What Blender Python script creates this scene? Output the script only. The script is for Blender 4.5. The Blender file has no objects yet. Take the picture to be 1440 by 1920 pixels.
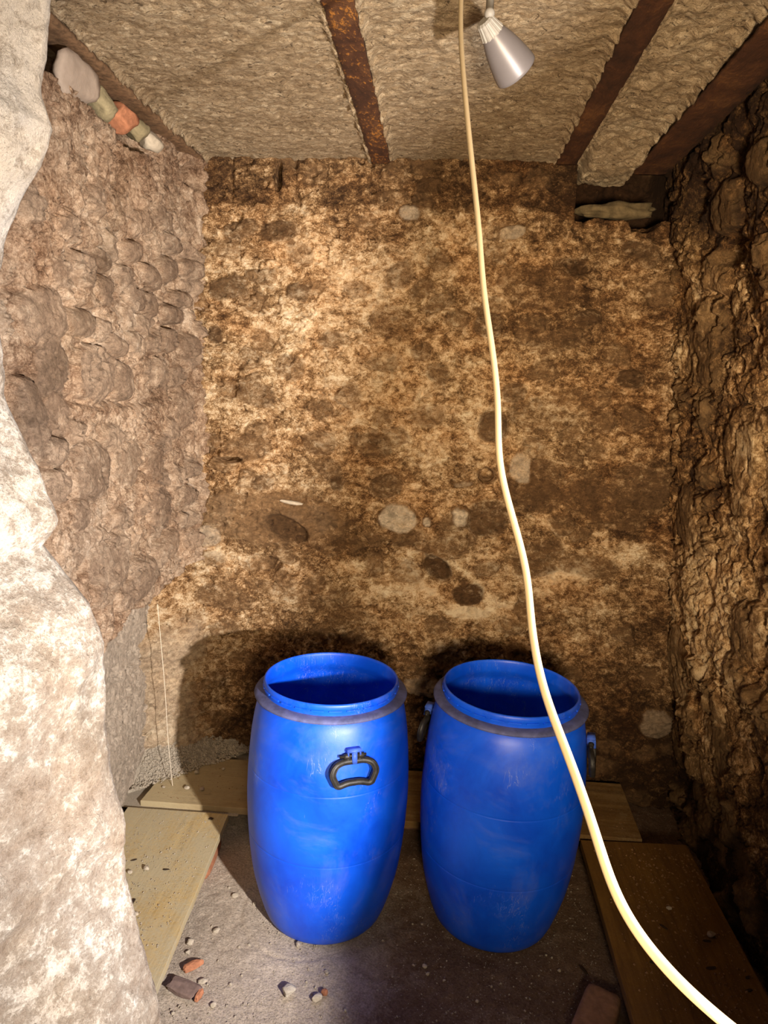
import bpy, bmesh, math, random
import numpy as np
from mathutils import Vector, Matrix, noise as mnoise

random.seed(7)
SC = bpy.context.scene
COL = SC.collection

# ------------------------------------------------------------------ camera
F_PX = 1320.36
YAW, PITCH, ROLL, CAM_H = 0.0751, 0.1764, 0.0388, 1.666
fw = Vector((-math.sin(YAW) * math.cos(PITCH), math.cos(YAW) * math.cos(PITCH), -math.sin(PITCH)))
rt = Vector((math.cos(YAW), math.sin(YAW), 0.0))
up = rt.cross(fw)
rt, up = rt * math.cos(ROLL) + up * math.sin(ROLL), -rt * math.sin(ROLL) + up * math.cos(ROLL)
cam_data = bpy.data.cameras.new('camera')
cam = bpy.data.objects.new('camera', cam_data)
COL.objects.link(cam)
M = Matrix((rt, up, -fw)).transposed().to_4x4()
M.translation = (0, 0, CAM_H)
cam.matrix_world = M
cam_data.sensor_fit = 'VERTICAL'
cam_data.sensor_height = 36.0
cam_data.lens = 36.0 * F_PX / 1920.0
cam_data.clip_start = 0.02
SC.camera = cam

# ------------------------------------------------------------------ light and exposure
SC.view_settings.view_transform = 'Standard'
SC.view_settings.look = 'None'
SC.view_settings.gamma = 1.0
SC.view_settings.exposure = 0.0
SC.view_settings.use_curve_mapping = False

world = bpy.data.worlds.new('world')
SC.world = world
world.use_nodes = True
world.node_tree.nodes['Background'].inputs['Color'].default_value = (1.0, 0.78, 0.55, 1)
world.node_tree.nodes['Background'].inputs['Strength'].default_value = 0.085


def aim(o, target):
    o.rotation_euler = (Vector(target) - o.location).to_track_quat('-Z', 'Y').to_euler()


def lamp(name, kind, loc, target, energy, color, **kw):
    d = bpy.data.lights.new(name, kind)
    d.energy = energy
    d.color = color
    for k, v in kw.items():
        setattr(d, k, v)
    o = bpy.data.objects.new(name, d)
    COL.objects.link(o)
    o.location = loc
    aim(o, target)
    return o


# hand torch held to the right of the camera, aimed low and left
lamp('torch_light', 'SPOT', (0.75, 0.15, 1.24), (-0.40, 2.20, 1.16), 540.0, (1.0, 0.92, 0.86),
     spot_size=math.radians(106), spot_blend=1.0, shadow_soft_size=0.028)
# warm fill added behind the camera, standing in for unseen room lamps
lamp('warm_fill_light', 'AREA', (0.22, -0.50, 1.40), (0.35, 2.8, 1.80), 27.0, (1.0, 0.78, 0.52),
     shape='DISK', size=0.30, spread=math.radians(84))

# ------------------------------------------------------------------ helpers: numpy noise


def _hash(ix, iy, iz, seed):
    h = (ix * 374761393 + iy * 668265263 + iz * 2147483647 + seed * 1274126177) & 0xFFFFFFFF
    h = ((h ^ (h >> 13)) * 1274126177) & 0xFFFFFFFF
    h = ((h ^ (h >> 16)) * 2246822519) & 0xFFFFFFFF
    return ((h ^ (h >> 15)) & 0xFFFFFF) / float(0xFFFFFF)


def vnoise(x, y, seed=0):
    x = np.asarray(x, float); y = np.asarray(y, float)
    ix = np.floor(x).astype(np.int64); iy = np.floor(y).astype(np.int64)
    fx = x - ix; fy = y - iy
    fx = fx * fx * fx * (fx * (fx * 6 - 15) + 10); fy = fy * fy * fy * (fy * (fy * 6 - 15) + 10)
    z = np.zeros_like(ix)
    a = _hash(ix, iy, z, seed); b = _hash(ix + 1, iy, z, seed)
    c = _hash(ix, iy + 1, z, seed); d = _hash(ix + 1, iy + 1, z, seed)
    return (a + (b - a) * fx) * (1 - fy) + (c + (d - c) * fx) * fy


def fbm(x, y, scale, octaves=4, rough=0.5, seed=0):
    s = 0.0; a = 1.0; t = 0.0
    for k in range(octaves):
        s = s + a * (vnoise(x * scale + k * 17.3, y * scale + k * 9.1, seed + k) * 2 - 1)
        t += a; a *= rough; scale *= 2.03
    return s / t


def worley(x, y, scale_x, scale_y, seed=0):
    """distance to nearest and second nearest cell point, and the id of the nearest"""
    X = x * scale_x; Y = y * scale_y
    ix = np.floor(X).astype(np.int64); iy = np.floor(Y).astype(np.int64)
    f1 = np.full(X.shape, 9.0); f2 = np.full(X.shape, 9.0); idd = np.zeros(X.shape)
    z = np.zeros_like(ix)
    for dx in (-1, 0, 1):
        for dy in (-1, 0, 1):
            cx = ix + dx; cy = iy + dy
            px = cx + 0.15 + 0.7 * _hash(cx, cy, z, seed); py = cy + 0.15 + 0.7 * _hash(cx, cy, z, seed + 5)
            d = np.hypot(X - px, Y - py)
            hid = _hash(cx, cy, z, seed + 11)
            near = d < f1
            f2 = np.where(near, f1, np.minimum(f2, d))
            idd = np.where(near, hid, idd)
            f1 = np.where(near, d, f1)
    return f1, f2, idd


def sstep(a, b, x):
    t = np.clip((x - a) / (b - a), 0, 1)
    return t * t * (3 - 2 * t)


def bump2(x, y, cx, cy, rx, ry):
    return np.exp(-(((x - cx) / rx) ** 2 + ((y - cy) / ry) ** 2))


# ------------------------------------------------------------------ helpers: materials
class NT:
    def __init__(self, name):
        self.m = bpy.data.materials.new(name)
        self.m.use_nodes = True
        self.t = self.m.node_tree
        self.t.nodes.clear()
        self.out = self.t.nodes.new('ShaderNodeOutputMaterial')
        self.b = self.t.nodes.new('ShaderNodeBsdfPrincipled')
        self.t.links.new(self.b.outputs[0], self.out.inputs['Surface'])
        self.obj = self.t.nodes.new('ShaderNodeTexCoord').outputs['Object']

    def n(self, kind, **kw):
        nd = self.t.nodes.new(kind)
        for k, v in kw.items():
            setattr(nd, k, v)
        return nd

    def put(self, sock, v):
        if isinstance(v, bpy.types.NodeSocket):
            self.t.links.new(v, sock)
        elif isinstance(v, (tuple, list)) and len(v) == 3 and sock.type == 'RGBA':
            sock.default_value = (*v, 1)
        else:
            sock.default_value = v

    def mapping(self, scale=(1, 1, 1), rot=(0, 0, 0), vec=None):
        nd = self.n('ShaderNodeMapping')
        self.put(nd.inputs['Vector'], vec or self.obj)
        nd.inputs['Scale'].default_value = scale
        nd.inputs['Rotation'].default_value = rot
        return nd.outputs[0]

    def noise(self, scale, detail=6, rough=0.6, dist=0.0, vec=None, lac=2.0):
        nd = self.n('ShaderNodeTexNoise')
        self.put(nd.inputs['Vector'], vec or self.obj)
        nd.inputs['Scale'].default_value = scale
        nd.inputs['Detail'].default_value = detail
        nd.inputs['Roughness'].default_value = rough
        nd.inputs['Lacunarity'].default_value = lac
        nd.inputs['Distortion'].default_value = dist
        return nd.outputs[0]

    def voronoi(self, scale, feature='F1', vec=None, out='Distance', rnd=1.0):
        nd = self.n('ShaderNodeTexVoronoi', feature=feature)
        self.put(nd.inputs['Vector'], vec or self.obj)
        nd.inputs['Scale'].default_value = scale
        nd.inputs['Randomness'].default_value = rnd
        return nd.outputs[out]

    def noise_col(self, scale, detail=3):
        nd = self.n('ShaderNodeTexNoise')
        self.put(nd.inputs['Vector'], self.obj)
        nd.inputs['Scale'].default_value = scale
        nd.inputs['Detail'].default_value = detail
        return nd.outputs['Color']

    def voronoi_val(self, scale, vec):
        c = self.voronoi(scale, 'F1', vec, 'Color')
        nd = self.n('ShaderNodeSeparateColor')
        self.put(nd.inputs[0], c)
        return nd.outputs[0]

    def math(self, op, a, b=0.0, c=None, clamp=False):
        nd = self.n('ShaderNodeMath', operation=op, use_clamp=clamp)
        self.put(nd.inputs[0], a); self.put(nd.inputs[1], b)
        if c is not None:
            self.put(nd.inputs[2], c)
        return nd.outputs[0]

    def ramp(self, fac, stops, interp='LINEAR'):
        nd = self.n('ShaderNodeValToRGB')
        self.put(nd.inputs[0], fac)
        cr = nd.color_ramp; cr.interpolation = interp
        while len(cr.elements) < len(stops):
            cr.elements.new(0.5)
        for e, (p, c) in zip(cr.elements, stops):
            e.position = p
            e.color = (c, c, c, 1) if isinstance(c, (int, float)) else (*c, 1)
        return nd.outputs[0]

    def mix(self, fac, a, b, blend='MIX'):
        nd = self.n('ShaderNodeMix', data_type='RGBA', blend_type=blend)
        self.put(nd.inputs[0], fac); self.put(nd.inputs[6], a); self.put(nd.inputs[7], b)
        return nd.outputs[2]

    def attr(self, name):
        nd = self.n('ShaderNodeAttribute', attribute_name=name)
        return nd.outputs['Fac']

    def bump(self, height, dist, strength=1.0, normal=None):
        nd = self.n('ShaderNodeBump')
        self.put(nd.inputs['Height'], height)
        nd.inputs['Distance'].default_value = dist
        nd.inputs['Strength'].default_value = strength
        if normal is not None:
            self.put(nd.inputs['Normal'], normal)
        return nd.outputs[0]

    def done(self, color=None, rough=None, normal=None, spec=None, metal=None, **kw):
        if color is not None: self.put(self.b.inputs['Base Color'], color)
        if rough is not None: self.put(self.b.inputs['Roughness'], rough)
        if normal is not None: self.put(self.b.inputs['Normal'], normal)
        if spec is not None: self.put(self.b.inputs['Specular IOR Level'], spec)
        if metal is not None: self.put(self.b.inputs['Metallic'], metal)
        return self.m


def masonry(name, stops, stone_a, stone_b, mid=8.0, fine=38.0, mid_amp=0.85, fine_amp=1.7,
            stretch=(1, 1, 1), bump_mid=0.014, bump_fine=0.005, tint=None, grain_amp=0.9, pale=(0.80, 0.64, 0.42), dist=0.4):
    """old lime mortar with stones in it: crust attribute + noise thresholds"""
    t = NT(name)
    v = t.mapping(stretch)
    n1 = t.noise(mid, 7, 0.62, dist, v)
    n2 = t.noise(fine, 8, 0.74, dist, v)
    n3 = t.noise(fine * 5.5, 4, 0.7, 0.3, v)
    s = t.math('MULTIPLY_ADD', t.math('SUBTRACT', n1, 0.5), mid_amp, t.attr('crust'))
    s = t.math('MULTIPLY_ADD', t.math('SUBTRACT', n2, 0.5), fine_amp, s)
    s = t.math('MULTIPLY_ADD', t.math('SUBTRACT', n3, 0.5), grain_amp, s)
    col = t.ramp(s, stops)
    hue = t.noise(4.3, 4, 0.6, 0.5, v)
    col = t.mix(t.ramp(hue, [(0.42, 0.0), (0.66, 0.45)]), col, t.mix(1.0, col, tint or (1.0, 0.72, 0.45), 'MULTIPLY'))
    sc = t.mix(t.attr('tone'), stone_a, stone_b)
    sc = t.mix(t.math('MULTIPLY', t.math('SUBTRACT', t.attr('tone'), 1.0), 0.5, clamp=True), sc, pale)
    n4 = t.noise(fine * 1.6, 6, 0.7, 0.5, v)
    sc = t.mix(1.0, sc, t.ramp(n4, [(0.3, 0.45), (0.7, 1.35)]), 'MULTIPLY')
    sf = t.math('MULTIPLY', t.attr('stone'), t.ramp(t.math('ADD', n2, t.math('MULTIPLY', t.math('SUBTRACT', n1, 0.5), 0.8)),
                                                   [(0.50, 1.0), (0.72, 0.5)]))
    col = t.mix(sf, col, sc)
    # crumbly relief: broad noise, flakes and grains
    vor = t.voronoi(fine * 1.5, 'F1', t.mapping(stretch, vec=t.mix(0.06, t.obj, t.n('ShaderNodeTexNoise').outputs['Color'], 'ADD')))
    h = t.math('ADD', t.math('MULTIPLY', n1, 1.0), 0.0)
    nb = t.bump(h, bump_mid, 0.8)
    h2 = t.math('ADD', n2, t.math('MULTIPLY', vor, -0.35))
    nb = t.bump(h2, bump_fine * 2.6, 1.0, nb)
    wob = t.mix(0.05, t.obj, t.noise_col(fine * 0.8), 'ADD')
    fl = t.voronoi_val(fine * 2.0, t.mapping(stretch, vec=wob))
    nb = t.bump(fl, bump_fine * 0.9, 0.8, nb)
    nb = t.bump(n3, bump_fine * 0.6, 0.9, nb)
    return t.done(col, 0.92, nb, spec=0.25)


# wall colours
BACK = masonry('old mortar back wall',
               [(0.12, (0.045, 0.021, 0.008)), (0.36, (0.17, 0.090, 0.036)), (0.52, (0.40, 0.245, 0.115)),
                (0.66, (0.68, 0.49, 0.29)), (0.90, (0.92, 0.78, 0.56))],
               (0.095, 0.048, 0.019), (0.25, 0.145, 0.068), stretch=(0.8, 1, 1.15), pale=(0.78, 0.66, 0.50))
LEFT = masonry('cobble wall with pink mortar',
               [(0.14, (0.11, 0.058, 0.032)), (0.36, (0.29, 0.180, 0.110)), (0.56, (0.50, 0.350, 0.235)),
                (0.76, (0.72, 0.545, 0.39)), (0.96, (0.86, 0.71, 0.55))],
               (0.20, 0.130, 0.085), (0.44, 0.315, 0.220), mid_amp=0.9, fine_amp=1.5, bump_fine=0.007, pale=(0.80, 0.70, 0.57), tint=(1.0, 0.84, 0.72))
RIGHT = masonry('stained rubble right wall',
                [(0.14, (0.030, 0.014, 0.006)), (0.38, (0.11, 0.058, 0.022)), (0.56, (0.27, 0.155, 0.062)),
                 (0.72, (0.55, 0.37, 0.19)), (0.92, (0.80, 0.62, 0.38))],
                (0.10, 0.055, 0.022), (0.28, 0.17, 0.075), stretch=(1, 1, 0.7), mid_amp=1.4, fine_amp=1.9)
JAMB = masonry('pale limewashed stone',
               [(0.05, (0.12, 0.09, 0.065)), (0.32, (0.23, 0.185, 0.15)), (0.52, (0.30, 0.26, 0.22)),
                (0.76, (0.60, 0.56, 0.52))],
               (0.45, 0.38, 0.30), (0.6, 0.5, 0.4), mid=5.0, fine=36.0, mid_amp=1.0, fine_amp=1.35, dist=0.25,
               bump_mid=0.02, bump_fine=0.005, tint=(1.0, 0.86, 0.66), grain_amp=0.6)


def ceiling_mat():
    t = NT('rough lime ceiling')
    v = t.mapping((1.0, 1.6, 1))
    n1 = t.noise(4, 5, 0.6, 0.4, v)
    n2 = t.noise(26, 8, 0.7, 1.2, v)
    n3 = t.noise(110, 5, 0.7, 0.8, v)
    pits = t.noise(30, 5, 0.65, 2.0, v)
    wob = t.mix(0.035, v, t.noise_col(30), 'ADD')
    fl = t.voronoi_val(62, wob)
    fe = t.voronoi(62, 'DISTANCE_TO_EDGE', wob)
    s = t.math('MULTIPLY_ADD', t.math('SUBTRACT', n2, 0.5), 0.9, t.attr('crust'))
    s = t.math('MULTIPLY_ADD', t.math('SUBTRACT', n3, 0.5), 0.6, s)
    s = t.math('MULTIPLY_ADD', t.math('SUBTRACT', n1, 0.5), 0.5, s)
    s = t.math('MULTIPLY_ADD', t.math('SUBTRACT', fl, 0.5), 0.28, s)
    col = t.ramp(s, [(0.12, (0.20, 0.125, 0.062)), (0.36, (0.40, 0.285, 0.168)), (0.58, (0.56, 0.42, 0.265)), (0.9, (0.84, 0.70, 0.49))])
    gate = t.ramp(n1, [(0.40, 0.2), (0.6, 1.0)])
    pits2 = t.noise(75, 4, 0.6, 1.2, v)
    pit = t.math('MAXIMUM', t.ramp(pits, [(0.36, 1.0), (0.40, 0.0)]), t.ramp(pits2, [(0.34, 0.8), (0.38, 0.0)]))
    col = t.mix(t.math('MULTIPLY', pit, 0.8), col, (0.07, 0.042, 0.022))  # chip shadows painted into the colour as dark spots
    nb = t.bump(n2, 0.010, 1.0)
    nb = t.bump(t.math('MULTIPLY', fl, gate), 0.006, 1.0, nb)
    nb = t.bump(t.ramp(fe, [(0.0, 0.0), (0.09, 1.0)]), 0.003, 0.8, nb)
    nb = t.bump(pits, 0.014, 1.0, nb)
    nb = t.bump(n3, 0.004, 1.0, nb)
    return t.done(col, 0.95, nb, spec=0.2)


def floor_mat():
    t = NT('dusty packed floor')
    n1 = t.noise(2.2, 5, 0.6, 0.6)
    n2 = t.noise(22, 8, 0.7, 0.4)
    n3 = t.noise(160, 5, 0.75)
    s = t.math('MULTIPLY_ADD', t.math('SUBTRACT', n1, 0.5), 0.5, t.attr('crust'))
    s = t.math('MULTIPLY_ADD', t.math('SUBTRACT', n2, 0.5), 0.5, s)
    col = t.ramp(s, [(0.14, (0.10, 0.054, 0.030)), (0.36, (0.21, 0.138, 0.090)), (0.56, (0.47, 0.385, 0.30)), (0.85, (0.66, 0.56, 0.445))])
    col = t.mix(1.0, col, t.ramp(n3, [(0.35, 0.62), (0.65, 1.3)]), 'MULTIPLY')
    specks = t.ramp(t.voronoi(75), [(0.10, 1.0), (0.17, 0.0)])
    col = t.mix(t.math('MULTIPLY', specks, 0.5), col, (0.60, 0.52, 0.42))
    nb = t.bump(n2, 0.008, 0.8)
    nb = t.bump(n3, 0.0035, 1.0, nb)
    nb = t.bump(specks, 0.002, 1.0, nb)
    return t.done(col, 0.93, nb, spec=0.2)


CEIL = ceiling_mat()
FLOOR = floor_mat()


def rust_mat(name, speck):
    t = NT(name)
    v = t.mapping((1, 0.55, 1))
    n1 = t.noise(14, 7, 0.7, 0.5, v)
    n2 = t.noise(95, 5, 0.7, 0.4, v)
    col = t.ramp(n1, [(0.3, (0.030, 0.010, 0.004)), (0.5, (0.075, 0.026, 0.009)), (0.72, (0.14, 0.060, 0.022))])
    sp = t.ramp(t.math('MULTIPLY_ADD', t.math('SUBTRACT', n1, 0.5), 0.6, n2), [(0.56, 0.0), (0.66, 1.0)])
    col = t.mix(t.math('MULTIPLY', sp, speck), col, (0.50, 0.20, 0.030))
    nb = t.bump(n2, 0.004, 1.0, t.bump(n1, 0.008, 1.0))
    return t.done(col, 0.8, nb, spec=0.4)


RUST = rust_mat('dark flaking rust', 0.12)
RUST_ORANGE = rust_mat('rust with orange flecks', 0.8)


def wood_mat(name, dark, mid, light, axis='Y', dust=(0.55, 0.47, 0.33), dust_amt=0.5, dust_lo=0.45):
    t = NT(name)
    sc = {'Y': (9, 0.7, 9), 'X': (0.7, 9, 9)}[axis]
    v = t.mapping(sc)
    n1 = t.noise(3.0, 6, 0.6, 1.2, v)
    n2 = t.noise(16, 4, 0.6, 0.5, v)
    s = t.math('MULTIPLY_ADD', t.math('SUBTRACT', n2, 0.5), 0.5, n1)
    col = t.ramp(s, [(0.30, dark), (0.5, mid), (0.72, light)])
    d = t.noise(6, 7, 0.7, 0.5)
    d2 = t.noise(120, 4, 0.7)
    df = t.ramp(t.math('MULTIPLY_ADD', t.math('SUBTRACT', d2, 0.5), 0.6, d), [(dust_lo - 0.12, 0.0), (dust_lo + 0.22, dust_amt)])
    if axis == 'X':
        sep = t.n('ShaderNodeSeparateXYZ'); t.put(sep.inputs[0], t.obj)
        end = t.ramp(t.math('MULTIPLY_ADD', t.math('SUBTRACT', d, 0.5), 0.5, t.math('MULTIPLY', sep.outputs[0], -1.0)), [(0.45, 0.0), (0.95, 0.85)])
        df = t.math('MAXIMUM', df, end)
    col = t.mix(df, col, dust)
    stain = t.ramp(t.noise(9, 5, 0.65, 1.0), [(0.62, 0.0), (0.74, 0.5)])
    col = t.mix(stain, col, tuple(c * 0.55 for c in mid))
    nb = t.bump(d2, 0.0015, 0.7, t.bump(s, 0.0015, 0.8))
    return t.done(col, 0.75, nb, spec=0.3)


WOOD_LEFT = wood_mat('dusty yellow board', (0.36, 0.24, 0.085), (0.52, 0.36, 0.14), (0.62, 0.46, 0.20), 'Y', (0.47, 0.41, 0.27), 0.88, 0.36)
WOOD_BACK = wood_mat('yellow pine board', (0.105, 0.056, 0.017), (0.165, 0.09, 0.027), (0.23, 0.14, 0.048), 'X', (0.50, 0.41, 0.24), 0.25, 0.56)
WOOD_RIGHT = wood_mat('soiled brown board', (0.10, 0.047, 0.008), (0.175, 0.086, 0.015), (0.23, 0.12, 0.026), 'Y', (0.115, 0.058, 0.018), 0.6, 0.46)


def plain(name, col, rough=0.8, amp=0.35, scale=40, bump=0.002, metal=0.0, spec=0.3):
    t = NT(name)
    n = t.noise(scale, 6, 0.65, 0.3)
    c = t.mix(1.0, col, t.ramp(n, [(0.3, 1 - amp), (0.7, 1 + amp)]), 'MULTIPLY')
    return t.done(c, rough, t.bump(n, bump, 0.8), spec=spec, metal=metal)


def barrel_mat():
    t = NT('blue polyethylene')
    n = t.noise(5, 6, 0.65, 0.6)
    fine = t.noise(60, 5, 0.7)
    col = t.mix(t.ramp(n, [(0.35, 0.0), (0.7, 1.0)]), (0.0010, 0.062, 0.68), (0.0015, 0.115, 0.93))
    # pale scuffs: thin stretched scratches and cloudy dust
    v = t.mapping((1, 1, 0.12), (0.25, 0.1, 0))
    scr = t.noise(46, 3, 0.5, 3.0, v)
    scr = t.ramp(t.math('ABSOLUTE', t.math('SUBTRACT', scr, 0.5)), [(0.0, 1.0), (0.010, 0.0)])
    gate = t.ramp(t.noise(7, 4, 0.6), [(0.54, 0.0), (0.62, 1.0)])
    col = t.mix(t.math('MULTIPLY', t.math('MULTIPLY', scr, gate), 0.8), col, (0.30, 0.36, 0.65))
    dust = t.ramp(t.noise(3.4, 7, 0.7, 0.8), [(0.50, 0.0), (0.72, 0.32)])
    dust = t.math('MULTIPLY', dust, t.ramp(fine, [(0.3, 0.5), (0.7, 1.2)]))
    col = t.mix(dust, col, (0.20, 0.24, 0.50))
    rough = t.ramp(n, [(0.3, 0.36), (0.7, 0.50)])
    return t.done(col, rough, t.bump(fine, 0.0006, 0.5), spec=0.5)


BLUE = barrel_mat()
RUST_BROWN = plain('dusty brown rust', (0.155, 0.088, 0.045), 0.9, 0.55, 60, 0.004)
COLLAR = plain('dusty blue flange', (0.085, 0.095, 0.22), 0.75, 0.4, 25, 0.001)
BLACKP = plain('black handle plastic', (0.018, 0.016, 0.014), 0.48, 0.5, 70, 0.0008, spec=0.35)
BRACKET = plain('blue bracket plastic', (0.05, 0.12, 0.55), 0.5, 0.3, 40, 0.0005)
SHADE = plain('satin silver grey shade', (0.145, 0.13, 0.13), 0.40, 0.05, 30, 0.0001, metal=0.15, spec=0.5)
SOCKET = plain('pale grey socket plastic', (0.28, 0.26, 0.23), 0.5, 0.1, 60, 0.0002)
CABLE = plain('cream cable sheath', (0.31, 0.235, 0.135), 0.55, 0.05, 60, 0.0001)
TERRA = plain('terracotta brick', (0.42, 0.175, 0.09), 0.9, 0.35, 45, 0.003)
TERRA_DIRTY = plain('dirty brown brick', (0.24, 0.13, 0.075), 0.9, 0.35, 30, 0.003)
PALE_STONE = plain('pale limestone', (0.44, 0.375, 0.285), 0.9, 0.3, 30, 0.004)
CREAM_STONE = plain('cream lime chip', (0.50, 0.43, 0.33), 0.9, 0.25, 60, 0.002)
GREY_STONE = plain('grey pebble', (0.42, 0.37, 0.30), 0.9, 0.3, 40, 0.003)
GREEN_STONE = plain('greenish rubble stone', (0.27, 0.225, 0.13), 0.9, 0.5, 30, 0.004)
DULL_STONE = plain('dull olive stone', (0.12, 0.088, 0.045), 0.95, 0.6, 22, 0.006)
PINK_STONE = plain('pinkish grey stone', (0.36, 0.285, 0.225), 0.9, 0.2, 18, 0.004)
DARK_TILE = plain('grey brown tile', (0.19, 0.13, 0.11), 0.85, 0.3, 50, 0.002)
BARK = plain('dark bark', (0.040, 0.024, 0.014), 0.85, 0.4, 80, 0.001)
GRIT = plain('grey grit', (0.36, 0.31, 0.24), 0.95, 0.45, 300, 0.0005)
GRIT_DARK = plain('brown grit', (0.24, 0.135, 0.06), 0.95, 0.5, 300, 0.0005)
WEB = plain('pale cobweb thread', (0.75, 0.66, 0.52), 0.8, 0.1, 100, 0.0)

# ------------------------------------------------------------------ helpers: objects


def tag(o, label=None, cat=None, group=None, kind=None):
    if label: o['label'] = label
    if cat: o['category'] = cat
    if group: o['group'] = group
    if kind: o['kind'] = kind
    return o


def link(name, me, mat=None, parent=None, loc=(0, 0, 0), rot=(0, 0, 0), smooth=True):
    o = bpy.data.objects.new(name, me)
    COL.objects.link(o)
    o.location = loc
    o.rotation_euler = rot
    if mat: me.materials.append(mat)
    if smooth:
        me.shade_smooth()
    if parent: o.parent = parent
    return o


def from_bm(name, bm, mat=None, parent=None, loc=(0, 0, 0), rot=(0, 0, 0), smooth=True):
    me = bpy.data.meshes.new(name)
    bm.normal_update()
    bm.to_mesh(me)
    bm.free()
    return link(name, me, mat, parent, loc, rot, smooth)


def empty(name, loc=(0, 0, 0), rot=(0, 0, 0)):
    o = bpy.data.objects.new(name, None)
    COL.objects.link(o)
    o.location = loc
    o.rotation_euler = rot
    o.empty_display_size = 0.1
    return o


def grid_mesh(name, P, attrs, mat, flip=False, smooth=True):
    """P: (n, m, 3) array of points"""
    n, m = P.shape[:2]
    idx = np.arange(n * m).reshape(n, m)
    q = np.stack([idx[:-1, :-1], idx[1:, :-1], idx[1:, 1:], idx[:-1, 1:]], -1).reshape(-1, 4)
    if flip: q = q[:, ::-1]
    me = bpy.data.meshes.new(name)
    me.vertices.add(n * m)
    me.vertices.foreach_set('co', P.reshape(-1).astype(np.float32))
    me.loops.add(q.size)
    me.loops.foreach_set('vertex_index', q.reshape(-1).astype(np.int32))
    me.polygons.add(len(q))
    me.polygons.foreach_set('loop_start', np.arange(0, q.size, 4, dtype=np.int32))
    me.polygons.foreach_set('loop_total', np.full(len(q), 4, dtype=np.int32))
    me.update(calc_edges=True)
    for k in ('crust', 'stone', 'tone'):
        a = me.attributes.new(k, 'FLOAT', 'POINT')
        v = attrs.get(k, 0.0)
        arr = np.broadcast_to(np.asarray(v, float), (n, m)).reshape(-1).astype(np.float32)
        a.data.foreach_set('value', arr)
    o = link(name, me, mat, smooth=smooth)
    o['kind'] = 'structure'
    return o


def set_stones(U, V, lst, h, stone, tone, seed=50, warp=0.16):
    """lst rows: (u, v, ru, rv, height, tone, stone strength)"""
    for k, (u, v, ru, rv, hh, tn, ss) in enumerate(lst):
        wx = fbm(U, V, 1.2 / max(ru, rv), 3, 0.5, seed + k)
        a = (_hash(np.array([k]), np.array([3]), np.array([1]), seed)[0] - 0.5) * 0.6
        dx, dy = (U - u), (V - v)
        rx = (dx * math.cos(a) + dy * math.sin(a)) / ru
        ry = (-dx * math.sin(a) + dy * math.cos(a)) / rv
        d = (np.abs(rx) ** 2.5 + np.abs(ry) ** 2.5) ** (1 / 2.5) + wx * warp
        inside = 1 - sstep(0.82, 1.0, d)
        dome = hh * np.sqrt(np.clip(1 - np.clip(d, 0, 1) ** 3.2, 0, 1))
        rim = -0.35 * abs(hh) * np.exp(-((d - 1.04) / 0.10) ** 2)
        h = h * (1 - 0.75 * inside) + dome + rim
        stone = np.maximum(stone * (1 - inside), inside * ss)
        tone = tone * (1 - inside) + inside * tn
    return h, stone, tone


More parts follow.
